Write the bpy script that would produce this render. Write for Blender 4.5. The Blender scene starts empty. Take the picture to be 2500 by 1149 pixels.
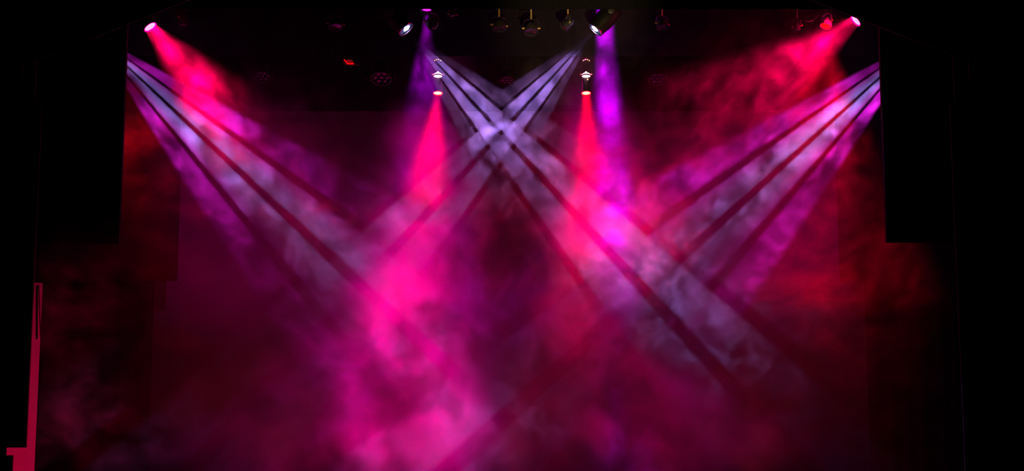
import bpy, math, random
from mathutils import Vector, Matrix
random.seed(7)
sc = bpy.context.scene
COL = sc.collection
PI = math.pi
R = math.radians

# ------------------------------------------------------------------ camera, world, exposure
FPX, W, H = 3000.0, 2500.0, 1149.0
PITCH = R(6.8)
CAM = Vector((0, -16, 2.2))
cd = bpy.data.cameras.new('camera'); cam = bpy.data.objects.new('camera', cd); COL.objects.link(cam)
cam.location = CAM; cam.rotation_euler = (PI/2 + PITCH, 0, 0)
cd.sensor_width = 36; cd.lens = 36*FPX/W; cd.clip_end = 200
sc.camera = cam
vs = sc.view_settings
vs.view_transform = 'Standard'; vs.look = 'None'; vs.exposure = 0.0; vs.gamma = 1.0; vs.use_curve_mapping = False
wd = bpy.data.worlds.new('dark_hall'); sc.world = wd; wd.use_nodes = True
wd.node_tree.nodes['Background'].inputs[0].default_value = (.8, .7, 1, 1)
wd.node_tree.nodes['Background'].inputs[1].default_value = 0.004
wd.cycles.sampling_method = 'NONE'
sc.cycles.volume_step_rate = 11.0
sc.cycles.use_adaptive_sampling = True
sc.cycles.adaptive_threshold = .2
sc.cycles.volume_bounces = 0
sc.cycles.max_bounces = 2
sc.cycles.diffuse_bounces = 2

def P(px, py, y):
    """The point of the world plane Y = y that the photograph shows at pixel (px, py)."""
    u = (px - W/2)/FPX; v = (H/2 - py)/FPX
    d = Vector((u, math.cos(PITCH) - v*math.sin(PITCH), math.sin(PITCH) + v*math.cos(PITCH)))
    return CAM + d*((y - CAM.y)/d.y)
def MPP(y): return (y - CAM.y)/FPX      # metres per pixel at depth y

# ------------------------------------------------------------------ materials
MATS = {}
def mat(name, col, rough=.6, metal=0., spec=.3, grain=0., scale=30., bump=0., emit=None, estr=0.):
    if name in MATS: return MATS[name]
    m = bpy.data.materials.new(name); m.use_nodes = True
    nt = m.node_tree; b = nt.nodes['Principled BSDF']
    b.inputs['Base Color'].default_value = (*col, 1); b.inputs['Roughness'].default_value = rough
    b.inputs['Metallic'].default_value = metal; b.inputs['Specular IOR Level'].default_value = spec
    if grain or bump:
        tc = nt.nodes.new('ShaderNodeTexCoord'); n = nt.nodes.new('ShaderNodeTexNoise')
        n.inputs['Scale'].default_value = scale; n.inputs['Detail'].default_value = 4
        nt.links.new(tc.outputs['Object'], n.inputs['Vector'])
        if grain:
            r = nt.nodes.new('ShaderNodeValToRGB')
            r.color_ramp.elements[0].position = .3; r.color_ramp.elements[1].position = .7
            r.color_ramp.elements[0].color = (*[c*(1-grain) for c in col], 1)
            r.color_ramp.elements[1].color = (*[min(1, c*(1+grain)) for c in col], 1)
            nt.links.new(n.outputs[0], r.inputs[0]); nt.links.new(r.outputs[0], b.inputs['Base Color'])
        if bump:
            bp = nt.nodes.new('ShaderNodeBump'); bp.inputs['Strength'].default_value = bump; bp.inputs['Distance'].default_value = .01
            nt.links.new(n.outputs[0], bp.inputs['Height']); nt.links.new(bp.outputs[0], b.inputs['Normal'])
    if emit:
        b.inputs['Emission Color'].default_value = (*emit, 1); b.inputs['Emission Strength'].default_value = estr
    m.cycles.emission_sampling = 'NONE'
    MATS[name] = m; return m
mat('black_paint', (.012, .011, .012), .8, spec=.15, grain=.3, scale=4, bump=.1)
mat('portal_paint', (.022, .02, .022), .8, spec=.15, grain=.2, scale=5)
mat('black_cloth', (.012, .011, .013), .95, spec=.05, grain=.3, scale=60, bump=.1)
mat('border_cloth', (.016, .014, .017), .95, spec=.05, grain=.3, scale=60, bump=.1)
mat('backdrop_cloth', (.11, .10, .11), .95, spec=.05, grain=.08, scale=50, bump=.05)
mat('floor_paint', (.03, .028, .03), .5, grain=.3, scale=3)
mat('jamb_paint', (.46, .40, .40), .7, grain=.06, scale=8)
mat('black_metal', (.009, .0085, .009), .5, spec=.25, grain=.2, scale=20)
mat('grey_metal', (.06, .055, .06), .45, metal=.3, grain=.15, scale=20)
mat('white_enamel', (.75, .72, .74), .35, grain=.05, scale=10)
mat('brass', (.80, .58, .16), .4, metal=.25, grain=.1, scale=30)
mat('steel', (.55, .5, .52), .3, metal=1., grain=.1, scale=30)
mat('dark_lens', (.03, .03, .04), .08, spec=.8)
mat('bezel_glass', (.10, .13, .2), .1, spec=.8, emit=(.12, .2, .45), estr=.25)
mat('lens_pink', (.5, .1, .2), .2, emit=(1, .1, .42), estr=6)
mat('lens_white', (.5, .5, .6), .2, emit=(.55, .5, 1), estr=30)
mat('lens_warm', (.5, .4, .2), .2, emit=(1, .7, .3), estr=5)
mat('rim_pink', (.4, .02, .1), .3, emit=(1, 0, .33), estr=1.1)
mat('rim_red', (.4, .02, .02), .3, emit=(1, .012, .01), estr=1.1)
mat('lens_red', (.5, .1, .1), .2, emit=(1, .22, .14), estr=6)
mat('lens_purple', (.3, .05, .4), .2, emit=(.75, .02, .9), estr=1.6)
mat('lamp_socket_glow', (.5, .3, .3), .3, emit=(1, .34, .62), estr=5)
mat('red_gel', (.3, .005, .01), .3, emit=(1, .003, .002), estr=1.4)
mat('red_gel_dim', (.4, .02, .03), .3, emit=(1, .01, .03), estr=.12)
mat('warm_dot_glow', (.5, .5, .5), .3, emit=(1, .55, .25), estr=1.6)

# ------------------------------------------------------------------ mesh helpers
class MB:
    def __init__(s): s.v = []; s.f = []
    def add(s, vs, fs):
        o = len(s.v); s.v += [tuple(v) for v in vs]; s.f += [tuple(i+o for i in f) for f in fs]; return s
    def box(s, c, d, M=None, bev=0.):
        c = Vector(c); hx, hy, hz = d[0]/2, d[1]/2, d[2]/2
        if bev > 0:                          # chamfered box: each corner is three points
            b = min(bev, hx*.9, hy*.9, hz*.9); pts = []
            for sx in (-1, 1):
                for sy in (-1, 1):
                    for sz in (-1, 1):
                        pts += [(sx*hx, sy*(hy-b), sz*(hz-b)), (sx*(hx-b), sy*hy, sz*(hz-b)), (sx*(hx-b), sy*(hy-b), sz*hz)]
            def i(sx, sy, sz, k): return ((sx > 0)*4 + (sy > 0)*2 + (sz > 0))*3 + k
            F = []
            for a in (-1, 1):
                F.append([i(a, p, q, 0) for p, q in ((-1,-1),(1,-1),(1,1),(-1,1))])
                F.append([i(p, a, q, 1) for p, q in ((-1,-1),(1,-1),(1,1),(-1,1))])
                F.append([i(p, q, a, 2) for p, q in ((-1,-1),(1,-1),(1,1),(-1,1))])
                for b2 in (-1, 1):
                    F.append([i(a,b2,-1,0), i(a,b2,1,0), i(a,b2,1,1), i(a,b2,-1,1)])
                    F.append([i(a,-1,b2,0), i(a,1,b2,0), i(a,1,b2,2), i(a,-1,b2,2)])
                    F.append([i(-1,a,b2,1), i(1,a,b2,1), i(1,a,b2,2), i(-1,a,b2,2)])
                    for c2 in (-1, 1): F.append([i(a,b2,c2,0), i(a,b2,c2,1), i(a,b2,c2,2)])
        else:
            pts = [(x*hx, y*hy, z*hz) for x in (-1,1) for y in (-1,1) for z in (-1,1)]
            F = [(0,1,3,2),(4,6,7,5),(0,4,5,1),(2,3,7,6),(0,2,6,4),(1,5,7,3)]
        pts = [(M @ Vector(p) if M else Vector(p)) + c for p in pts]
        return s.add(pts, F)
    def lathe(s, prof, base, axis, n=28, cap0=False, cap1=False):
        """prof: (distance along axis, radius)"""
        base = Vector(base); a = Vector(axis).normalized(); x = a.orthogonal().normalized(); y = a.cross(x)
        vs = []; fs = []
        for t, r in prof:
            for k in range(n):
                q = 2*PI*k/n; vs.append(base + a*t + (x*math.cos(q) + y*math.sin(q))*r)
        for j in range(len(prof)-1):
            for k in range(n):
                k2 = (k+1) % n; fs.append((j*n+k, j*n+k2, (j+1)*n+k2, (j+1)*n+k))
        if cap0: fs.append(tuple(reversed(range(n))))
        if cap1: fs.append(tuple(range((len(prof)-1)*n, len(prof)*n)))
        return s.add(vs, fs)
    def rod(s, a, b, r, n=10):
        a = Vector(a); b = Vector(b); return s.lathe([(0, r), ((b-a).length, r)], a, b-a, n, True, True)
    def tube(s, pts, r, n=8):
        pts = [Vector(p) for p in pts]; vs = []; fs = []
        ref = None
        for i, p in enumerate(pts):
            t = (pts[min(i+1, len(pts)-1)] - pts[max(i-1, 0)]).normalized()
            if ref is None: ref = t.orthogonal().normalized()
            x = (ref - t*ref.dot(t)).normalized(); ref = x; y = t.cross(x)
            for k in range(n): vs.append(p + (x*math.cos(2*PI*k/n) + y*math.sin(2*PI*k/n))*r)
        for j in range(len(pts)-1):
            for k in range(n): k2 = (k+1) % n; fs.append((j*n+k, j*n+k2, (j+1)*n+k2, (j+1)*n+k))
        fs.append(tuple(reversed(range(n)))); fs.append(tuple(range((len(pts)-1)*n, len(pts)*n)))
        return s.add(vs, fs)
    def strap(s, pts, w, wdir, th=.006):
        """flat metal strap along pts, width w along wdir"""
        pts = [Vector(p) for p in pts]; wdir = Vector(wdir).normalized(); vs = []; fs = []
        for i, p in enumerate(pts):
            t = (pts[min(i+1, len(pts)-1)] - pts[max(i-1, 0)]).normalized(); nn = t.cross(wdir).normalized()
            for a, b in ((-1,-1),(1,-1),(1,1),(-1,1)): vs.append(p + wdir*(a*w/2) + nn*(b*th/2))
        for j in range(len(pts)-1):
            for k in range(4): k2 = (k+1) % 4; fs.append((j*4+k, j*4+k2, (j+1)*4+k2, (j+1)*4+k))
        fs.append((3,2,1,0)); m = (len(pts)-1)*4; fs.append((m,m+1,m+2,m+3))
        return s.add(vs, fs)
    def prism(s, poly, y0, y1):
        """polygon in XZ extruded along Y"""
        n = len(poly); vs = [(x, y0, z) for x, z in poly] + [(x, y1, z) for x, z in poly]
        fs = [tuple(range(n)), tuple(reversed(range(n, 2*n)))] + [(i, i+n, (i+1) % n + n, (i+1) % n) for i in range(n)]
        return s.add(vs, fs)
    def build(s, name, m, parent=None, smooth=False):
        me = bpy.data.meshes.new(name); me.from_pydata(s.v, [], s.f); me.update()
        import bmesh
        bm = bmesh.new(); bm.from_mesh(me); bmesh.ops.recalc_face_normals(bm, faces=bm.faces); bm.to_mesh(me); bm.free()
        if smooth:
            me.polygons.foreach_set('use_smooth', [True]*len(me.polygons))
            me.set_sharp_from_angle(angle=R(40))
        me.materials.append(MATS[m])
        o = bpy.data.objects.new(name, me); COL.objects.link(o)
        if parent: o.parent = parent
        return o
def tag(o, label, cat=None, group=None, kind=None):
    if label: o['label'] = label
    if cat: o['category'] = cat
    if group: o['group'] = group
    if kind: o['kind'] = kind
    return o
def empty(name, loc):
    o = bpy.data.objects.new(name, None); o.empty_display_size = .1; COL.objects.link(o); o.location = loc; return o

# ------------------------------------------------------------------ light helper
def spot(parent, loc, axis, color, watts, size, blend=.3, rad=.02, gobo=None, name='beam', side=None):
    l = bpy.data.lights.new(name, 'SPOT'); l.color = color; l.energy = watts; l.spot_size = R(size); l.spot_blend = blend
    l.shadow_soft_size = rad
    o = bpy.data.objects.new(name, l); COL.objects.link(o); o.parent = parent
    z = -Vector(axis).normalized()
    if side is None: x = z.orthogonal().normalized()
    else: x = (Vector(side) - z*Vector(side).dot(z)).normalized()
    y = z.cross(x)
    M = Matrix((x, y, z)).transposed()
    o.location = loc; o.rotation_euler = M.to_euler()
    if gobo: gobo_nodes(l, **gobo)
    return o
def disc_beam(parent, loc, axis, color, watts, rad, spread, name='beam'):
    """light leaving a whole lens: a disc the size of the lens with a narrow spread"""
    l = bpy.data.lights.new(name, 'AREA'); l.shape = 'DISK'; l.size = rad*2; l.color = color; l.energy = watts; l.spread = R(spread)
    o = bpy.data.objects.new(name, l); COL.objects.link(o); o.parent = parent
    o.location = loc; o.rotation_euler = Vector(axis).to_track_quat('-Z', 'Y').to_euler()
    return o
def gobo_nodes(l, bars, half_u, half_v, barw=.55, gains=None, edge=(.85, .015, .80)):
    """Metal gobo plate in the lamp: three opaque bars across the beam."""
    l.use_nodes = True; nt = l.node_tree; nd = nt.nodes; lk = nt.links
    em = nd['Emission']; tc = nd.new('ShaderNodeTexCoord'); sp = nd.new('ShaderNodeSeparateXYZ'); lk.new(tc.outputs['Normal'], sp.inputs[0])
    def M(op, a, b=None):
        n = nd.new('ShaderNodeMath'); n.operation = op
        for i, q in enumerate((a, b)):
            if q is None: continue
            if isinstance(q, (int, float)): n.inputs[i].default_value = q
            else: lk.new(q, n.inputs[i])
        return n.outputs[0]
    def ss(x, lo, hi, a=0., b=1.):
        n = nd.new('ShaderNodeMapRange'); n.interpolation_type = 'SMOOTHSTEP'
        n.inputs[1].default_value = lo; n.inputs[2].default_value = hi; n.inputs[3].default_value = a; n.inputs[4].default_value = b
        lk.new(x, n.inputs[0]); return n.outputs[0]
    az = M('ABSOLUTE', sp.outputs[2])
    u = M('DIVIDE', sp.outputs[0], az); v = M('DIVIDE', sp.outputs[1], az)
    T = lambda d: math.tan(R(d))
    m = M('MULTIPLY', ss(M('ABSOLUTE', u), T(half_u*.86), T(half_u), 1, 0), ss(M('ABSOLUTE', v), T(half_v*.55), T(half_v), 1, 0))
    for b in bars:
        m = M('MULTIPLY', m, ss(M('ABSOLUTE', M('SUBTRACT', u, T(b))), T(barw*.6), T(barw*1.5), .02, 1))
    if gains:
        m = M('MULTIPLY', m, ss(M('ABSOLUTE', u), T(gains[0]), T(gains[1]), 1, gains[2]))
    # made-up tint added to the beam colour: lavender in the middle, magenta to the sides
    mx = nd.new('ShaderNodeMix'); mx.data_type = 'RGBA'
    mx.inputs['A'].default_value = (.45, .23, 1, 1); mx.inputs['B'].default_value = (*edge, 1)
    lk.new(ss(M('ABSOLUTE', u), T(1.8), T(8.5)), mx.inputs['Factor']); lk.new(mx.outputs['Result'], em.inputs['Color'])
    lk.new(m, em.inputs['Strength'])

# ------------------------------------------------------------------ haze in the air
class F:
    ng = None
    def __init__(s, sock): s.s = sock
    @staticmethod
    def m(op, *a):
        n = F.ng.nodes.new('ShaderNodeMath'); n.operation = op
        for i, q in enumerate(a):
            if isinstance(q, F): F.ng.links.new(q.s, n.inputs[i])
            else: n.inputs[i].default_value = float(q)
        return F(n.outputs[0])
    def __add__(s, o): return F.m('ADD', s, o)
    __radd__ = __add__
    def __sub__(s, o): return F.m('SUBTRACT', s, o)
    def __rsub__(s, o): return F.m('SUBTRACT', o, s)
    def __mul__(s, o): return F.m('MULTIPLY', s, o)
    __rmul__ = __mul__
    def __truediv__(s, o): return F.m('DIVIDE', s, o)
    def exp(s): return F.m('EXPONENT', s)
    def sstep(s, a, b, lo=0., hi=1.):
        n = F.ng.nodes.new('ShaderNodeMapRange'); n.interpolation_type = 'SMOOTHSTEP'
        for i, q in enumerate((None, a, b, lo, hi)):
            if q is not None: n.inputs[i].default_value = q
        F.ng.links.new(s.s, n.inputs[0]); return F(n.outputs[0])
def fnoise(vec, scale, detail, rough=.5, dist=0., off=(0,0,0), sx=(1,1,1), color=False):
    mp = F.ng.nodes.new('ShaderNodeVectorMath'); mp.operation = 'MULTIPLY_ADD'
    F.ng.links.new(vec, mp.inputs[0]); mp.inputs[1].default_value = sx; mp.inputs[2].default_value = off
    n = F.ng.nodes.new('ShaderNodeTexNoise'); n.inputs['Scale'].default_value = scale; n.inputs['Detail'].default_value = detail
    n.inputs['Roughness'].default_value = rough; n.inputs['Distortion'].default_value = dist
    F.ng.links.new(mp.outputs[0], n.inputs['Vector'])
    return n.outputs[1] if color else F(n.outputs[0])

def build_haze(lo, hi, vox, blobs, holes, base):
    ng = bpy.data.node_groups.new('smoke_density', 'GeometryNodeTree'); F.ng = ng
    ng.interface.new_socket('Geometry', in_out='INPUT', socket_type='NodeSocketGeometry')
    ng.interface.new_socket('Geometry', in_out='OUTPUT', socket_type='NodeSocketGeometry')
    nd, lk = ng.nodes, ng.links
    out = nd.new('NodeGroupOutput'); vc = nd.new('GeometryNodeVolumeCube'); sm = nd.new('GeometryNodeSetMaterial')
    vc.inputs['Min'].default_value = lo; vc.inputs['Max'].default_value = hi
    for k, ax in enumerate('XYZ'): vc.inputs['Resolution '+ax].default_value = int((hi[k]-lo[k])/vox)
    pos = nd.new('GeometryNodeInputPosition').outputs[0]
    # billowing: push the sample point about before reading the fine noise
    DR = (1, .2, 1)
    wv = fnoise(pos, 1.0, 3, .5, sx=DR, color=True)
    wa = nd.new('ShaderNodeVectorMath'); wa.operation = 'SUBTRACT'; lk.new(wv, wa.inputs[0]); wa.inputs[1].default_value = (.5,.5,.5)
    wb = nd.new('ShaderNodeVectorMath'); wb.operation = 'MULTIPLY_ADD'; lk.new(wa.outputs[0], wb.inputs[0]); wb.inputs[1].default_value = (1.3,.4,1.3); lk.new(pos, wb.inputs[2])
    wp = wb.outputs[0]
    sp = nd.new('ShaderNodeSeparateXYZ'); lk.new(pos, sp.inputs[0]); x, y, z = [F(s) for s in sp.outputs]
    sw = nd.new('ShaderNodeSeparateXYZ'); lk.new(wp, sw.inputs[0]); xw, yw, zw = [F(s) for s in sw.outputs]
    big = fnoise(pos, .42, 2, .5, off=(3.1, 7.7, 1.3)).sstep(.38, .60, .3, 1.5)
    puffs = fnoise(wp, 1.1, 7, .55, sx=DR, off=(11.3, 2.2, 5.1)).sstep(.40, .63)
    wisps = fnoise(wp, 2.9, 6, .6, .4, sx=DR, off=(1.7, 9.4, 3.3)).sstep(.40, .62)
    rn = fnoise(wp, 1.9, 5, .55, .6, sx=DR, off=(6.1, 4.4, 8.8))
    ridge = F.m('ABSOLUTE', rn - .5).sstep(.12, .0)
    front = y.sstep(3.9, 3.0)
    fine = fnoise(wp, 6.0, 3, .6, .5, sx=DR, off=(8.1, 3.9, 2.6)).sstep(.40, .60)
    tex_f = (puffs*.35 + wisps*puffs*.8 + ridge*(wisps + .25)*1.0)*(fine*1.2 + .4) + .03
    tex_b = puffs*.8 + wisps*puffs*.35 + .25
    tex = tex_f*front + tex_b*(1.0 - front)
    def gauss(c, r, X, Y, Z):
        dx, dy, dz = (X-c[0])/r[0], (Y-c[1])/r[1], (Z-c[2])/r[2]
        return (-1.0*(dx*dx + dy*dy + dz*dz)).exp()
    env = base(x, y, z)
    for c, r, a in blobs: env = env + gauss(c, r, xw, yw, zw)*a
    for c, r, a in holes: env = env*(1.0 - gauss(c, r, xw, yw, zw)*a)
    gap = z.sstep(6.93, 7.08)*y.sstep(2.55, 2.4)*x.sstep(-2.9, -2.5)*x.sstep(2.9, 2.5)
    d = env*tex*big*(1.0 - gap*.99) + .0002
    lk.new(d.s, vc.inputs['Density'])
    lk.new(vc.outputs[0], sm.inputs[0]); lk.new(sm.outputs[0], out.inputs[0])
    m = bpy.data.materials.new('stage_smoke'); m.use_nodes = True; nt = m.node_tree; nt.nodes.clear()
    mo = nt.nodes.new('ShaderNodeOutputMaterial'); v = nt.nodes.new('ShaderNodeVolumeScatter'); at = nt.nodes.new('ShaderNodeAttribute')
    at.attribute_name = 'density'; v.inputs['Color'].default_value = (.95, .95, .95, 1); v.inputs['Anisotropy'].default_value = .0
    nt.links.new(at.outputs['Fac'], v.inputs['Density']); nt.links.new(v.outputs[0], mo.inputs['Volume'])
    m.cycles.volume_sampling = 'EQUIANGULAR'
    sm.inputs['Material'].default_value = m
    me = bpy.data.meshes.new('stage_haze'); MBx = MB().box([(a+b)/2 for a, b in zip(lo, hi)], [b-a for a, b in zip(lo, hi)])
    me.from_pydata(MBx.v, [], MBx.f); me.materials.append(m)
    o = bpy.data.objects.new('stage_haze', me); COL.objects.link(o)
    md = o.modifiers.new('smoke', 'NODES'); md.node_group = ng
    tag(o, 'drifting theatrical smoke filling the stage and showing the light beams', 'smoke', kind='stuff')
    return o

# ================================================================== STRUCTURE
def struct(o, kind='structure'): o['kind'] = kind; return o
struct(MB().box((0, 4, -.1), (22, 11, .2)).build('floor', 'floor_paint'))
# portal at the front of the stage: two black side walls, each with a thin reveal, and a header
YP = 0.0
zt, zb = 12.0, -2.5
for s, nm in ((-1, 'left'), (1, 'right')):
    if s < 0: a, b = P(102, 250, YP), P(86, 205, YP)
    else:     a, b = P(2319, 250, YP), P(2330, 205, YP)
    xe = a.x
    foot = [(xe, zb)]
    if s < 0:            # notch at the foot of the left wall
        xn, zn = P(80, 1092, YP).x, P(80, 1092, YP).z
        x1_, z1_, x2_ = P(14, 1092, YP).x, P(14, 1111, YP).z, P(31, 1111, YP).x
        foot = [(x2_, zb), (x2_, z1_), (x1_, z1_), (x1_, zn), (xe, zn)]
    poly = foot + [(xe, a.z), (b.x, a.z), (b.x, zt), (s*12, zt), (s*12, zb)]
    struct(MB().prism(poly, YP, YP+.035).build('wall_'+nm, 'portal_paint'))
    struct(MB().box((s*11.9, -10, 4.8), (.2, 20, 14.6)).build('wall_hall_'+nm, 'black_paint'))
    struct(MB().box((s*9.2, 5, 5), (.2, 9.8, 14)).build('wall_wing_'+nm, 'black_paint'))
YC = -.7
c0, c1 = P(55, 160, YC), P(460, 0, YC); c2, c3 = P(1980, 0, YC), P(2365, 150, YC)
slope = (c1.z-c0.z)/(c1.x-c0.x)
top = c1.z + .8
zf = P(55, 188, YC).z
poly = [(-11.9, zf), (c0.x, zf), (c0.x, c0.z), (c1.x + .8/slope, top), (c2.x - .8/slope, top), (c3.x, c3.z), (c3.x, zf), (11.9, zf), (11.9, 12), (-11.9, 12)]
struct(MB().prism(poly, YC, YC+.03).build('wall_front', 'portal_paint'))
struct(MB().box((0, -10, 12.1), (24, 20, .2)).build('ceiling', 'black_paint'))
struct(MB().box((0, 4.6, 12.1), (19, 9.2, .2)).build('ceiling_stage', 'black_paint'))
struct(MB().box((0, 9.7, 5), (19, .2, 14.4)).build('wall_back', 'black_paint'))

# ------------------------------------------------------------------ drapes and flats
def cloth(x0, x1, z0, z1, y, amp, pitch, nx=None, seed=0, hem=0.):
    """hanging cloth with pleats that wander, two-sided single skin with a little thickness"""
    rnd = random.Random(seed); n = nx or max(12, int((x1-x0)/pitch*8)); nz = 8
    ph = [rnd.uniform(0, 6.28) for _ in range(4)]
    vs = []; fs = []
    for layer in (0, 1):
        for j in range(nz+1):
            t = j/nz; zz = z0 + (z1-z0)*t
            for i in range(n+1):
                u = i/n; X = x0 + (x1-x0)*u
                q = 2*PI*X/pitch
                yy = y + amp*(math.sin(q + .8*math.sin(q*.31+ph[0])) + .5*math.sin(q*.53+ph[1]))*(1-.35*t) + layer*.012
                vs.append((X, yy, zz + (hem*math.sin(q*.4+ph[2]) if j == 0 else 0)))
    N = n+1; M_ = N*(nz+1)
    for layer in (0, 1):
        for j in range(nz):
            for i in range(n):
                a = layer*M_ + j*N + i; fs.append((a, a+1, a+N+1, a+N))
    for j in range(nz):
        for i in (0, n):
            a = j*N+i; fs.append((a, a+N, a+N+M_, a+M_))
    for i in range(n):
        for j in (0, nz):
            a = j*N+i; fs.append((a, a+1, a+1+M_, a+M_))
    m = MB(); m.add(vs, fs); return m
def drape(name, label, cat, x0, x1, z0, z1, y, amp, pitch, m, seed, hem=0., pipe=True):
    r = empty(name, ((x0+x1)/2, y, z1))
    c = r.location.copy()
    b = cloth(x0, x1, z0, z1, y, amp, pitch, seed=seed, hem=hem); b.v = [tuple(Vector(v)-c) for v in b.v]
    b.build('cloth', m, r, smooth=True)
    k = MB().rod(Vector((x0, y+.006, z1+.02))-c, Vector((x1, y+.006, z1+.02))-c, .024); k.build('batten_pipe', 'grey_metal', r, smooth=True)
    return tag(r, label, cat)
YA, YB, YD, YBD = .55, 3.6, 7.2, 9.2          # borders A, B, C and backdrop
zA, zB, zC = P(1250, 22, YA).z, P(1250, 137, YB).z, P(1250, 271, YD).z
drape('border_curtain', 'front black border curtain along the top edge of the stage', 'curtain', -7, 7, zA, zA+1.6, YA, .012, .5, 'black_cloth', 1)
drape('border_curtain', 'middle black border curtain behind the two moving heads', 'curtain', -7, 7, zB, zB+2.4, YB, .01, .6, 'border_cloth', 2)
drape('border_curtain', 'rear black border curtain hanging just above the backdrop', 'curtain', -7, 7, zC, zC+3, YD, .02, .55, 'black_cloth', 3)
xl, xr = P(200, 900, YBD).x, P(2260, 900, YBD).x
bd = drape('backdrop', 'wide dim red-lit backdrop cloth at the rear of the stage', 'backdrop', xl, xr, .02, zC+1.5, YBD, .008, 1.4, 'backdrop_cloth', 4)
YL = 6.3
xle, xre = P(368, 900, YL).x, P(2118, 900, YL).x
drape('leg_curtain', 'rear black leg curtain at the left edge of the backdrop', 'curtain', xle-2.6, xle, .02, zC+1, YL, .03, .3, 'black_cloth', 5)
drape('leg_curtain', 'rear black leg curtain at the right edge of the backdrop', 'curtain', xre, xre+2.6, .02, zC+1, YL, .03, .3, 'black_cloth', 6)
def flat(label, x0, x1, z0, z1, y, ref=0):
    r = empty('masking_flat', ((x0+x1)/2, y, z0)); c = r.location
    w, h = x1-x0, z1-z0
    MB().box((0, 0, h/2), (w, .012, h)).build('panel', 'black_paint', r)
    for q in (-1, 1): MB().box((q*(w/2-.03), .036, h/2), (.06, .06, h)).build('stile', 'black_paint', r)
    for zz in (.03, h-.03): MB().box((0, .036, zz), (w-.12, .06, .06)).build('rail', 'black_paint', r)
    for q in (-1, 1): MB().rod((q*w*.3, .03, h-.01), (q*w*.3, .03, h+.9), .006, 6).build('hanging_cable', 'steel', r)
    return tag(r, label, 'panel')
YF1, YF2 = 1.1, 4.6
flat('black hanging flat nearest the left portal wall, hiding a white beam lamp', P(95, 400, YF1).x-1.0, P(299, 360, YF1).x, P(200, 595, YF1).z, 8.3, YF1)
flat('black hanging flat nearest the right portal wall, hiding a white beam lamp', P(2157, 360, YF1).x, P(2330, 400, YF1).x+1.0, P(2240, 591, YF1).z, 8.3, YF1)
flat('lower black flat further back on the left, in front of backdrop corner', P(60, 600, YF2).x, P(434, 560, YF2).x, P(400, 685, YF2).z, 8.6, YF2)
flat('lower black flat further back on the right, in front of backdrop corner', P(2050, 600, YF2).x, P(2440, 560, YF2).x, P(2080, 688, YF2).z, 8.6, YF2)

# pale angled wall return just behind the left portal wall, catching the red light
jr = P(104.5, 690, .46); jt = P(94, 688, .3)
r = empty('wall_return', (jr.x - .25, .3, 0)); c = r.location.copy()
dv = Vector((-.8, -.6, 0)); nv = Vector((.6, -.8, 0))
p0 = Vector((jr.x, .46, 0)); p1 = p0 + dv*.62
cor = [p0, p1, p1 - nv*.05, p0 - nv*.05]
vs_ = [q + Vector((0, 0, .0)) - c for q in cor] + [q + Vector((0, 0, jt.z)) - c for q in cor]
MB().add(vs_, [(0,1,2,3), (7,6,5,4), (0,4,5,1), (1,5,6,2), (2,6,7,3), (3,7,4,0)]).build('board', 'jamb_paint', r)
ct = [p0 + dv*(.055 + .0*t) + nv*.012 + Vector((.05*t, .02*t, jt.z - .03 - .7*t)) - c for t in [i/6 for i in range(7)]]
MB().tube(ct, .008, 6).build('hanging_cable', 'black_metal', r)
tag(r, 'narrow pale wall return glowing red at the lower left portal', 'wall panel')

# ================================================================== LIGHTING RIG
def pipe(y, z, x0, x1, label):
    r = empty('lighting_batten', ((x0+x1)/2, y, z)); L = (x1-x0)/2
    MB().rod((-L, 0, 0), (L, 0, 0), .024, 12).build('pipe', 'black_metal', r, smooth=True)
    for k in range(5): MB().rod((-L+.2+k*(2*L-.4)/4, 0, .02), (-L+.2+k*(2*L-.4)/4, 0, 11.9-z), .004, 6).build('lift_line', 'steel', r)
    return tag(r, label, 'pipe')
Y1, Z1 = 2.0, 8.8
Y2, Z2 = 5.0, P(1250, 92, 5.0).z
pipe(Y1, Z1, -6.6, 6.6, 'front lighting pipe hidden behind the front border curtain')
pipe(Y2, Z2, -5.4, 5.4, 'rear lighting pipe behind the middle border curtain')

def clamp_and_rod(root, hang, top, m='brass', rr=.008):
    """hook clamp over the pipe and drop rod to the yoke; coordinates local to root"""
    b = MB(); hang = Vector(hang); top = Vector(top)
    pts = [top + Vector((0, math.cos(q)*.04, math.sin(q)*.04)) for q in [PI*(-.35 + 1.4*i/9) for i in range(10)]]
    b.strap(pts, .04, (1, 0, 0), .008); b.box(top + Vector((0, -.015, -.055)), (.04, .05, .05), bev=.006)
    b.build('hook_clamp', 'black_metal', root)
    MB().rod(hang, top + Vector((0, 0, -.08)), rr*1.6, 8).build('drop_rod', m, root, smooth=True)

def frame(axis):
    a = Vector(axis).normalized(); s = a.cross(Vector((0, 0, 1)))
    s = s.normalized() if s.length > .05 else Vector((1, 0, 0)); return a, s, s.cross(a).normalized()

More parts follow.
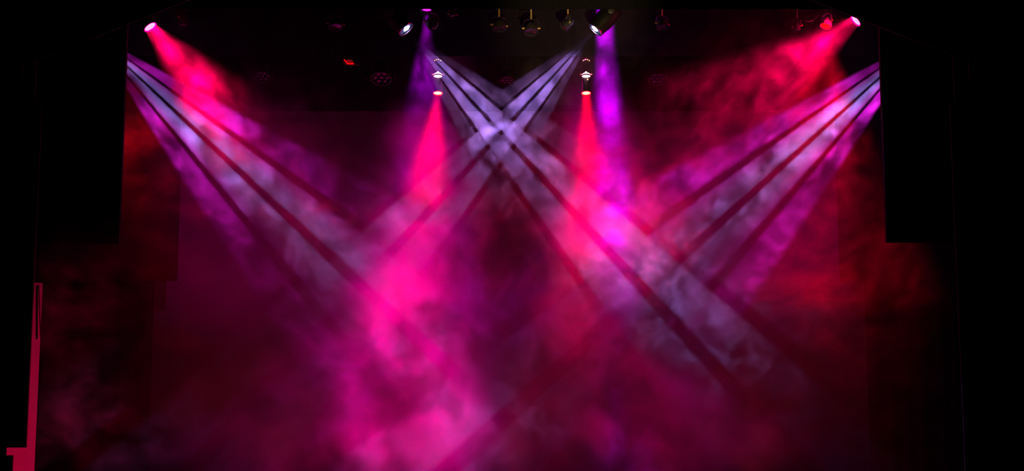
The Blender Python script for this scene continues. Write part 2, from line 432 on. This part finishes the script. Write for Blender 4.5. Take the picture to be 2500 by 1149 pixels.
def par_can(label, lens_at, axis, r, length, lens_mat, body='black_metal', pipe_y=None, pipe_z=None, rod='brass', beam=None, yoke_side=None, group=None, barn=False, name='par_can'):
    """lens_at: world centre of the front lens; axis: where it points"""
    a, s, u = frame(axis)
    if yoke_side is not None: s = Vector(yoke_side).normalized(); u = s.cross(a).normalized()
    lens_at = Vector(lens_at)
    piv = lens_at - a*length*.55
    hang = piv + Vector((0, 0, 1))*(length*.55 + r*.75)
    py_, pz_ = (pipe_y if pipe_y is not None else piv.y), (pipe_z if pipe_z is not None else hang.z + .25)
    root = empty(name, hang); c = hang
    T = lambda v: Vector(v) - c
    MB().lathe([(-length, r*.25), (-length, r*.62), (-length*.92, r*.78), (-length*.55, r*.86), (-length*.5, r*.98), (-.02, r*.98), (-.02, r*1.06), (.012, r*1.06), (.012, r*.97), (-.035, r*.95)], T(lens_at), a, 28, True).build('can', body, root, smooth=True)
    lens_o = MB().lathe([(-.012, r*.96), (-.002, r*.7), (.003, r*.3), (.004, .001)], T(lens_at), a, 28).build('lens', lens_mat, root, smooth=True)
    if lens_mat == 'lens_pink':
        MB().lathe([(-.014, r*.97), (.008, r*1.0), (.016, r*.93), (.006, r*.80), (.0, r*.80)], T(lens_at), a, 28).build('lens_rim', 'rim_pink', lens_o, smooth=True)
    MB().lathe([(-length-.03, r*.18), (-length-.03, r*.34), (-length+.002, r*.4)], T(lens_at), a, 16, True).build('rear_cap', body, root, smooth=True)
    # yoke: a U strap from pivot to pivot over the back
    up = (hang - piv).normalized(); wdir = s.cross(up).normalized()
    k = length*.55 + r*.7
    pts = [piv + s*r*1.08, piv + s*r*1.16 + up*k*.45, piv + s*r*1.0 + up*k*.85, piv + s*r*.5 + up*k, piv - s*r*.5 + up*k, piv - s*r*1.0 + up*k*.85, piv - s*r*1.16 + up*k*.45, piv - s*r*1.08]
    MB().strap([T(p) for p in pts], .03, wdir, .006).build('yoke', 'grey_metal' if body != 'white_enamel' else body, root)
    for q in (-1, 1):
        MB().rod(T(piv + s*q*r*.95), T(piv + s*q*(r*1.08+.03)), .014, 10).build('pivot_knob', 'brass', root, smooth=True)
    if barn:
        for q, d in ((1, s), (-1, s), (1, u), (-1, u)):
            o_ = u if d is s else s
            e = lens_at + d*q*r*1.02 + a*.012
            MB().strap([T(e), T(e + a*r*.9 + d*q*r*.45)], r*1.7, o_, .003).build('barn_door', 'black_metal', root)
    clamp_and_rod(root, T(hang), T((hang.x, py_, pz_)), rod)
    if beam: (disc_beam if 'spread' in beam else spot)(root, T(lens_at + a*.03), beam.pop('axis', a), **beam)
    return tag(root, label, 'stage light', group)

def moving_head(label, lens_at, axis, r, length, beam, pipe_z, flip=1, group=None):
    a, s, u = frame(axis); lens_at = Vector(lens_at)
    piv = lens_at - a*length*.62
    base_c = Vector((piv.x, piv.y, piv.z + length*.62 + .14))
    root = empty('moving_head', base_c + Vector((0, 0, .1))); c = root.location.copy(); T = lambda v: Vector(v) - c
    sh = Vector((a.x, a.y, 0)).normalized(); ss_ = Vector((-sh.y, sh.x, 0))       # yoke arms stand either side of the tilt axis
    Mz = Matrix((sh, ss_, Vector((0, 0, 1)))).transposed()
    MB().box(T(base_c), (.30, .34, .17), Mz, .02).build('base', 'black_metal', root)
    MB().lathe([(0, .10), (.05, .10), (.06, .085)], T(base_c - Vector((0,0,.145))), (0,0,1), 20, True, True).build('pan_bearing', 'black_metal', root, smooth=True)
    yw = r*1.5
    MB().box(T(base_c - Vector((0,0,.165))), (.16, yw*2+.06, .05), Mz, .012).build('yoke_bridge', 'black_metal', root)
    for q in (-1, 1):
        top = base_c - Vector((0,0,.17)) + ss_*q*yw; bot = piv + ss_*q*yw - Vector((0,0,.06))
        MB().box(T((top+bot)/2), (.13, .055, (top-bot).length), Mz, .018).build('yoke_arm', 'black_metal', root)
        MB().lathe([(0, .05), (.012, .05), (.02, .03)], T(piv + ss_*q*(yw+.025)), ss_*q, 18, False, True).build('tilt_cover', 'grey_metal', root, smooth=True)
    shell_o = MB().lathe([(-length, r*.4), (-length*.97, r*.8), (-length*.85, r*1.08), (-length*.5, r*1.22), (-length*.3, r*1.2), (-.05, r*1.06), (-.015, r*1.07), (0, r*1.05), (.0, r*.93), (-.02, r*.9)], T(lens_at), a, 36, True).build('head_shell', 'black_metal', root, smooth=True)
    for t in (.72, .78, .84, .9):
        MB().lathe([(-length*t-.006, r*1.02), (-length*t-.006, r*1.17), (-length*t+.006, r*1.17), (-length*t+.006, r*1.02)], T(lens_at), a, 36).build('cooling_fin', 'black_metal', shell_o, smooth=True)
    MB().lathe([(-.012, r*1.06), (.006, r*1.08), (.014, r*1.02), (.012, r*.95), (-.004, r*.94)], T(lens_at), a, 36).build('bezel', 'steel', root, smooth=True)
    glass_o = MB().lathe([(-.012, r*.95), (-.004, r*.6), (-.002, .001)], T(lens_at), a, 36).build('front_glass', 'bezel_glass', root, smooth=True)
    # the hot aperture seen in the glass
    vs_ = []
    for k in range(24):
        q = 2*PI*k/24; rr = r*.40*(1 + .14*math.cos(4*q+.6))
        vs_.append(T(lens_at + (s*math.cos(q) + u*math.sin(q))*rr + a*.006 + u*r*.12))
    MB().add(vs_, [tuple(range(24))]).build('lamp_aperture', 'lens_white', glass_o)
    clamp_and_rod(root, T(base_c + Vector((0,0,.085))), T((base_c.x, Y1 if abs(base_c.y-Y1) < .2 else base_c.y, max(pipe_z, base_c.z+.2))), 'steel', .012)
    spot(root, T(lens_at + a*.03), a, **beam)
    return tag(root, label, 'stage light', group)

def axis_of(src, dst): return (Vector(dst) - Vector(src)).normalized()
def side_for(src, ax):
    """direction across the beam as seen from the hall: the bars of the gobo are set along it"""
    v = (Vector(src) - CAM).normalized(); return v.cross(ax).normalized()

WHITE = (1.0, 1.0, 1.0); PINK = (1.0, .0, .085); RED = (1.0, .0, .018); PURPLE = (.66, .0, 1.0); MAG = (1.0, 0., .42)
GOB = dict(bars=(-7.4, 0, 7.4), half_u=15.3, half_v=6.0, barw=.95, gains=(4.5, 11, .65))
GOBC = dict(GOB, gains=(4.5, 10, .14), edge=(.55, .22, .85))
# centre moving heads, crossing beams
def head_between(label, p0, y0, p1, y1, watts, pz, r=.125, length=.50, gob=GOB):
    s0 = P(*p0, y0); ax = axis_of(s0, P(*p1, y1))
    return moving_head(label, s0, ax, r, length, dict(color=WHITE, watts=watts, size=33, blend=.05, rad=.012, gobo=gob, side=side_for(s0, ax)), pz)
head_between('black moving head left of centre, white lens aimed down right', (991, 71), 2.0, (1700, 846), 1.2, 9000, Z1, gob=GOBC)
head_between('black moving head right of centre, white lens aimed down left', (1454, 72), 2.0, (900, 676), 1.8, 6500, Z1, gob=GOBC)
# the two moving heads hidden behind the front flats
head_between('moving head behind the left hanging flat, throwing the striped left beam', (222, 79), 2.6, (800, 620), 2.9, 9500, Z1)
head_between('moving head behind the right hanging flat, throwing the striped right beam', (2257, 90), 2.6, (1650, 640), 3.0, 15500, Z1)

# pink par cans at the top corners
s0 = P(366, 65, 1.3); ax = axis_of(s0, P(660, 416, .8))
par_can('par can at top left corner with a glowing pink lens', s0, Vector((.60, -.08, -.78)), .105, .27, 'lens_pink', pipe_y=1.45, pipe_z=P(340, -10, 1.45).z,
        beam=dict(axis=ax, color=PINK, watts=125, spread=38, rad=.09))
s0 = P(2090, 50, 1.5); ax = axis_of(s0, P(1790, 264, 1.3))
par_can('par can at top right corner with a glowing pink lens', s0, Vector((-.72, -.04, -.62)), .10, .27, 'lens_pink', pipe_y=1.6, pipe_z=P(2100, -10, 1.6).z,
        beam=dict(axis=ax, color=PINK, watts=155, spread=41, rad=.09))
pk = [o for o in COL.objects if o.name.startswith('par_can') and not o.parent][-1]
spot(pk, s0 + Vector((-.05, -.01, -.03)) - pk.location, Vector((-1, .3, -.1)), PINK, 90, 100, 1., .03, name='lens_spill')
s0 = P(2016, 63, 1.9); ax = axis_of(s0, P(1960, 800, 3.2))
par_can('white par can with red lens, lit pink by its neighbour', s0, Vector((-.35, -.2, -.9)), .085, .12, 'red_gel', body='white_enamel', pipe_y=1.9, pipe_z=Z1, rod='steel',
        beam=dict(axis=ax, color=(1, 0, .03), watts=1700, size=62, blend=.9, rad=.05))
s0 = P(250, 60, 3.2); ax = axis_of(s0, P(380, 520, 3.4))
par_can('red par can out of sight behind the left hanging flat', s0, ax, .085, .2, 'red_gel', pipe_y=3.2, pipe_z=Z1+.1,
        beam=dict(color=RED, watts=1700, size=46, blend=.9, rad=.05))

# purple pars pointing straight down
s0 = P(1042, 24, 2.7)
par_can('purple-lensed par can peeping under front border, left of centre', s0, Vector((0, -.05, -1)), .085, .2, 'lens_purple', pipe_y=2.7, pipe_z=Z1+.2,
        beam=dict(axis=axis_of(s0, P(1030, 900, 4.2)), color=PURPLE, watts=3000, size=30, blend=1., rad=.04), yoke_side=(1, 0, 0))
s0 = P(1474, -30, 2.7)
par_can('purple par can above front border, throwing the right violet column', s0, Vector((0, -.05, -1)), .14, .25, 'lens_purple', pipe_y=2.7, pipe_z=s0.z+.75,
        beam=dict(axis=axis_of(s0, P(1510, 900, 2.9)), color=PURPLE, watts=95, spread=11, rad=.12), yoke_side=(1, 0, 0))

# ---- red downlights with glowing rear sockets
def red_downlight(label, px, ax, watts, color):
    y = 5.0; mp = MPP(y); a = Vector((0, -.28, -1)).normalized(); r = 12*mp
    L0 = P(px, 226, y); root = empty('red_downlight', P(px, 140, y)); c = root.location.copy(); T = lambda v: Vector(v) - c
    X = Vector((1, 0, 0))
    MB().lathe([(-36*mp, r*.72), (-34*mp, r*.8), (-12*mp, r*.9), (-3*mp, r*1.02), (.012, r*1.06), (.012, r*.98), (-.02, r*.95)], T(L0), a, 28, True).build('can', 'black_metal', root, smooth=True)
    lens_o = MB().lathe([(-.006, r*.97), (.006, r*.7), (.016, r*.3), (.018, .001)], T(L0), a, 28).build('lens', 'lens_red', root, smooth=True)
    MB().lathe([(-.01, r*1.0), (.016, r*1.04), (.022, r*.92), (.012, r*.82), (.006, r*.82)], T(L0), a, 28).build('lens_rim', 'rim_red', lens_o, smooth=True)
    g = MB(); g.lathe([(0, r*.98), (3*mp, r*.8), (5*mp, r*.36), (8*mp, r*.24), (10*mp, r*.2)], T(P(px, 184, y)), -a, 24, True, True).build('lamp_socket', 'lamp_socket_glow', root, smooth=True)
    MB().lathe([(0, r*.95), (3*mp, r*1.02), (3.5*mp, r*.9)], T(P(px, 188, y)), -a, 24).build('socket_collar', 'black_metal', root, smooth=True)
    for q in (-1, 1):
        MB().rod(T(P(px, 182, y) + X*q*r*1.1), T(P(px, 180, y) + X*q*r*1.3), .014, 10).build('pivot_knob', 'brass', root, smooth=True)
        MB().strap([T(P(px, 181, y) + X*q*r*1.2), T(P(px, 165, y) + X*q*r*1.2), T(P(px, 152, y) + X*q*r*.8), T(P(px, 148, y) + X*q*r*.1)], .028, (0, 1, 0), .006).build('yoke_arm', 'black_metal', root)
        MB().lathe([(0, .012), (.012, .010), (.016, .001)], T(P(px, 221, y) + X*q*r*.6 + Vector((0, -r*.5, 0))), -a, 8).build('lens_clip', 'steel', lens_o, smooth=True)
    cap_o = MB().lathe([(0, r*.8), (2.5*mp, r*.78), (6*mp, r*.5), (8*mp, r*.2)], T(P(px, 152, y)), Vector((0,0,1)), 20, True, True).build('swivel_cap', 'black_metal', root, smooth=True)
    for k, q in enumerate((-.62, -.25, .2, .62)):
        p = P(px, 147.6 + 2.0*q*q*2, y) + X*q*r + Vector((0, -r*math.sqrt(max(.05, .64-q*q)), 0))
        MB().lathe([(0, .011), (.008, .009), (.012, .003)], T(p), (0, -1, -.2), 8, True, True).build('vent_bolt', 'warm_dot_glow', cap_o, smooth=True)  # light caught by the bolts is put in as emission
    MB().rod(T(P(px, 145, y)), T(Vector((P(px, 145, y).x, y, Z2-.022))), .01, 8).build('drop_rod', 'steel', root, smooth=True)
    MB().rod(T(P(px, 200, y) + Vector((0, -r, 0))), T(P(px, 218, y) + Vector((0, -r*1.05, 0))), .002, 5).build('safety_wire', 'steel', root)
    if px > 1250: MB().lathe([(0, .014), (.01, .013), (.014, .001)], T(P(px+3, 196, y) + Vector((0, -r*.8, 0))), (0, -1, 0), 10, True).build('indicator_light', 'warm_dot_glow', root, smooth=True)
    disc_beam(root, T(L0 + a*.03), ax, color, watts, r*.9, 34)
    return tag(root, label, 'stage light')
s = P(1068, 230, 5.0)
red_downlight('left of the two red downlights hanging above centre stage', 1069, axis_of(s, P(985, 1000, 4.6)), 115, (1, 0, .06))
s = P(1430, 230, 5.0)
red_downlight('right of the two red downlights hanging above centre stage', 1431, axis_of(s, P(1450, 1000, 4.6)), 125, (1, 0, .02))

# ---- unlit lamps along the front pipe
dark = [
 (820, 66, (.1, -.3, -1), .10, .10, 'unlit dark par can on front pipe, left of moving heads', 'steel', None),
 (1060, 58, (.45, -.75, -.35), .105, .14, 'unlit par can facing the hall beneath the purple lamp', 'brass', None),
 (1219, 70, (.05, -.15, -1), .10, .10, 'unlit round par can hanging on a yellow rod near centre', 'brass', None),
 (1297, 78, (0, -.35, -1), .10, .12, 'unlit par can with open ring front between yellow rods', 'brass', None),
 (1376, 66, (-.75, -.2, -.6), .07, .16, 'unlit can tilted left with purple sheen beside right moving head', 'brass', None),
 (1618, 66, (.1, -.2, -1), .09, .10, 'unlit par can with yellow hook right of the purple beam', 'brass', None),
 (1106, 40, (.2, -.4, -1), .05, .08, 'small unlit lamp just under front border, left of centre', 'steel', None),
 (448, 62, (.2, -.1, -1), .07, .2, 'small unlit lamp beside the top left pink par can', 'steel', None),
 (1945, 74, (-.2, -.3, -1), .05, .14, 'small unlit lamp left of the white par can', 'steel', None),
]
for px, py, ax, rr, ln, lab, rod, _ in dark:
    par_can(lab, P(px, py, Y1), Vector(ax), rr, ln, 'dark_lens', body='grey_metal', pipe_y=Y1, pipe_z=Z1, rod=rod)
# cable swag on the front pipe at the right, and pipe ends
b = MB().tube([P(1965 + 34*t, 50 + 16*t*(1-t)*2 - 14*t, Y1) - P(1965, 50, Y1) for t in [i/10 for i in range(11)]], .006, 6)
r = b.build('cable', 'steel'); r.location = P(1965, 50, Y1); tag(r, 'thin looped cable hanging left of the white par can', 'cable')

# ---- lamps along the rear pipe
def wash_head(label, px, py, y, w):
    """unlit wash lamp: wide drum head between two yoke arms"""
    mp = MPP(y); c0 = P(px, py, y); root = empty('wash_light', P(px, py-34, y)); c = root.location.copy(); T = lambda v: Vector(v)-c
    rr = w*.33*mp
    MB().box(T(P(px, py-30, y)), (w*.5*mp, .2, 14*mp), None, .015).build('base', 'black_metal', root)
    a = Vector((0, -.5, -1)).normalized()
    drum_o = MB().lathe([(-.16, rr*.5), (-.12, rr*.85), (0, rr), (.03, rr), (.03, rr*.92), (.01, rr*.9)], T(c0), a, 28, True).build('drum', 'grey_metal', root, smooth=True)
    for k in range(7):
        q = 2*PI*k/6; d = Vector((1,0,0))*math.cos(q)*rr*.58 + Vector((1,0,0)).cross(a)*math.sin(q)*rr*.58 if k < 6 else Vector((0,0,0))
        MB().lathe([(.008, rr*.24), (.016, rr*.16), (.018, .001)], T(c0 + d), a, 12).build('lens_cell', 'dark_lens', drum_o, smooth=True)
    for q in (-1, 1):
        MB().box(T(P(px + q*w*.42, py-12, y)), (.04, .1, 34*mp), None, .012).build('yoke_arm', 'black_metal', root)
        MB().rod(T(P(px + q*w*.46, py, y)), T(P(px + q*w*.40, py, y)), .02, 10).build('tilt_pivot', 'steel', root, smooth=True)
    MB().rod(T(P(px, py-36, y)), T(Vector((c0.x, y, Z2-.022))), .012, 8).build('drop_rod', 'steel', root, smooth=True)
    return tag(root, label, 'stage light')
wash_head('unlit wash light on the rear pipe below the red gel lamp', 930, 190, Y2, 80)
wash_head('unlit wash light on the rear pipe at centre between downlights', 1238, 196, Y2, 56)
wash_head('unlit wash light on the rear pipe right of the purple beam', 1606, 192, Y2, 72)
wash_head('unlit wash light on the rear pipe far left', 640, 186, Y2, 66)
wash_head('unlit small wash light on the rear pipe right of centre', 1690, 180, Y2, 44)
# box lamp with a red gel
y = 4.9; mp = MPP(y); root = empty('box_lamp', P(858, 138, y)); c = root.location.copy(); T = lambda v: Vector(v)-c
MB().box(T(P(858, 151, y+.1)), (42*mp, .16, 15*mp), None, .01).build('housing', 'grey_metal', root)
g0 = [P(840, 146, y-.0), P(848, 157, y-.02), P(864, 157, y-.02), P(860, 146, y)]
f_ = [Vector(p) + Vector((0, .012, 0)) for p in g0]
MB().add([T(p) for p in g0+f_], [(0,1,2,3), (7,6,5,4), (0,4,5,1), (1,5,6,2), (2,6,7,3), (3,7,4,0)]).build('gel', 'red_gel_dim', root)
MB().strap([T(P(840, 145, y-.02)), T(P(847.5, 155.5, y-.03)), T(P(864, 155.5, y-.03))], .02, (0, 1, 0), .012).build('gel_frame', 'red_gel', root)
MB().box(T(P(872, 152, y)), (12*mp, .04, 11*mp), None, .006).build('shutter', 'grey_metal', root)
MB().rod(T(P(858, 140, y+.1)), T(Vector((P(858, 140, y+.1).x, 5.0, Z2-.022))), .01, 8).build('drop_rod', 'steel', root, smooth=True)
tag(root, 'small box lamp with a bright red gel under the middle border', 'stage light')

# unseen magenta pars added behind the middle border to colour the smoke
for px, py, y, q, qy, w, sz, lab in (
    (1120, -130, 6.3, (960, 950), 4.6, 14000, 34, 'unseen added magenta par behind the middle border, left of centre'),
    (1380, -130, 6.3, (1490, 700), 4.4, 13000, 30, 'unseen added magenta par behind the middle border, right of centre')):
    s0 = P(px, py, y); ax = axis_of(s0, P(*q, qy))
    par_can(lab, s0, ax, .085, .2, 'lens_purple', pipe_y=y, pipe_z=s0.z+.55, beam=dict(color=(1, 0, .42), watts=w, size=sz, blend=1., rad=.05))
# pipe and magenta pars added at the rear hall to tint the beams
pipe(-17.5, 5.6, -4, 4, 'added unseen pipe at the rear of the hall')
for sx, q, w, lab in ((-1, (650, 440), 10000, 'added magenta par on the rear hall pipe aimed at the left beams'), (1, (1790, 460), 12000, 'added magenta par on the rear hall pipe aimed at the right beams')):
    s0 = Vector((-sx*1.5, -17.5, 5.0)); ax = axis_of(s0, P(*q, 2.7))
    par_can(lab, s0, ax, .085, .2, 'lens_purple', pipe_y=-17.5, pipe_z=5.6, beam=dict(color=(1, 0, .36), watts=w, size=11.5, blend=1., rad=.05))
# added floor lamp standing in for warm hall light on the front rods
s0 = Vector((.8, -15.2, .55)); ax = axis_of(s0, P(1400, 44, 2.0)); r = empty('added_floor_spot', (.8, -15.2, -1.1)); T = lambda v: Vector(v) - r.location
MB().lathe([(-.2, .03), (-.18, .06), (-.1, .085), (.0, .09), (.012, .09), (.012, .08), (-.03, .078)], T(s0), ax, 24, True).build('can', 'black_metal', r, smooth=True)
MB().lathe([(-.01, .08), (.0, .04), (.002, .001)], T(s0), ax, 24).build('lens', 'lens_warm', r, smooth=True)
MB().rod((0, 0, 0), T(s0 - ax*.1 - Vector((0, 0, .08))), .016, 10).build('stand', 'grey_metal', r, smooth=True)
MB().lathe([(0, .2), (.02, .2), (.03, .02)], (0, 0, 0), (0, 0, 1), 24, True).build('foot', 'grey_metal', r, smooth=True)
spot(r, T(s0 + ax*.03), ax, (1, .72, .28), 5500, 9, 1., .03)
tag(r, 'small warm floor spot added in the hall to light the rods', 'stage light')
# unseen red floods added on the stage floor to light the backdrop
for X, lab in ((-4.2, 'left added red floor flood washing the backdrop from below'), (0., 'centre added red floor flood washing the backdrop from below'), (4.2, 'right added red floor flood washing the backdrop from below')):
    r = empty('added_flood', (X, 6.0, 0)); a_ = Vector((0, .75, 1)).normalized(); c0 = Vector((0, 0, .16))
    MB().box(c0 - a_*.06, (.26, .09, .13), Matrix.Rotation(-R(40), 3, 'X'), .012).build('housing', 'black_metal', r)
    MB().box(c0 + a_*.004, (.21, .006, .09), Matrix.Rotation(R(50), 3, 'X')).build('gel', 'red_gel', r)
    for q in (-1, 1): MB().strap([(q*.142, 0, .004), (q*.142, 0, .15)], .03, (0, 1, 0), .006).build('bracket', 'grey_metal', r)
    MB().box((0, 0, .004), (.29, .1, .008)).build('foot_plate', 'grey_metal', r)
    spot(r, c0 + a_*.05, a_, (1, .02, .085), 140, 125, 1., .08)
    tag(r, lab, 'stage light')

# ================================================================== SMOKE
def base(x, y, z):
    # thin haze everywhere on stage, thicker low down and upstage; clear air just behind the front border
    back = y.sstep(3.2, 4.2)
    low = (z.sstep(7.6, 5.0, .008, .022) - z.sstep(4.6, 2.4, 0., .018))*(1.0 - back) + z.sstep(7.0, 2.0, .002, .036)*z.sstep(.2, 1.6)*back
    edge = x.sstep(-6.7, -6.2)*x.sstep(6.7, 6.2)*y.sstep(.6, 1.0)*y.sstep(8.9, 8.0)
    return low*edge
def B(px, py, y, rx, rz, ry, a):
    p = P(px, py, y); k = MPP(y); return ((p.x, p.y, p.z), (rx*k, ry, rz*k), a)
blobs = [
  B(340, 180, 2.6, 110, 90, .7, .05),
  B(520, 340, 2.7, 200, 150, .8, .12),
  B(720, 560, 2.8, 180, 150, .8, .06),
  B(470, 170, 1.2, 170, 130, .6, .12),
  B(580, 295, 2.7, 90, 60, .6, .16),
  B(1270, 340, 1.8, 130, 110, .8, .30),
  B(1130, 200, 1.9, 110, 90, .6, .06),
  B(1370, 200, 1.9, 110, 90, .6, .10),
  B(1020, 500, 1.8, 130, 100, .8, .05),
  B(1420, 480, 1.55, 130, 110, .7, .14),
  B(1600, 650, 1.35, 170, 130, .7, .30),
  B(1790, 810, 1.15, 150, 90, .6, .22),
  B(1820, 440, 2.8, 190, 140, .9, .13),
  B(2060, 240, 2.6, 130, 110, .7, .06),
  B(1640, 600, 2.9, 150, 120, .8, .08),
  B(1880, 190, 1.5, 260, 120, .7, .09),
  B(1482, 70, 2.8, 80, 130, .35, .24),
  B(150, 740, 1.0, 90, 130, .6, .30),
  B(200, 1040, 1.0, 130, 90, .6, .14),
  B(1068, 290, 5.0, 60, 80, .6, .035),
  B(1432, 300, 5.0, 60, 90, .6, .035),
  B(1015, 190, 2.9, 60, 80, .4, .07),
  # upstage, in the red and violet light
  B(1050, 700, 4.7, 150, 150, 1.0, .09),
  B(980, 960, 4.6, 230, 150, 1.0, .32),
  B(830, 860, 4.5, 120, 120, .9, .16),
  B(1040, 450, 4.7, 110, 130, .9, .05),
  B(1490, 450, 4.6, 120, 150, .9, .15),
  B(1950, 720, 3.4, 170, 110, .9, .22),
  B(2220, 640, 3.0, 110, 70, .9, .30),
  B(340, 430, 3.4, 90, 120, .9, .07),
]
holes = [
  B(1650, 450, 1.5, 110, 90, .8, .8),
  B(1500, 340, 2.8, 80, 110, .45, .7),
  B(1230, 620, 3.0, 80, 110, 2.8, .9),
  B(520, 320, 2.6, 26, 60, .6, .9),
  B(850, 330, 2.5, 180, 80, 2.0, .6),
  B(1630, 300, 1.6, 130, 130, .9, .9),
  B(1500, 880, 3.5, 200, 140, 2.5, .7),
  B(560, 900, 3.0, 200, 200, 3.0, .7),
]
build_haze((-6.8, .5, .05), (6.8, 9.0, 8.3), .05, blobs, holes, base)
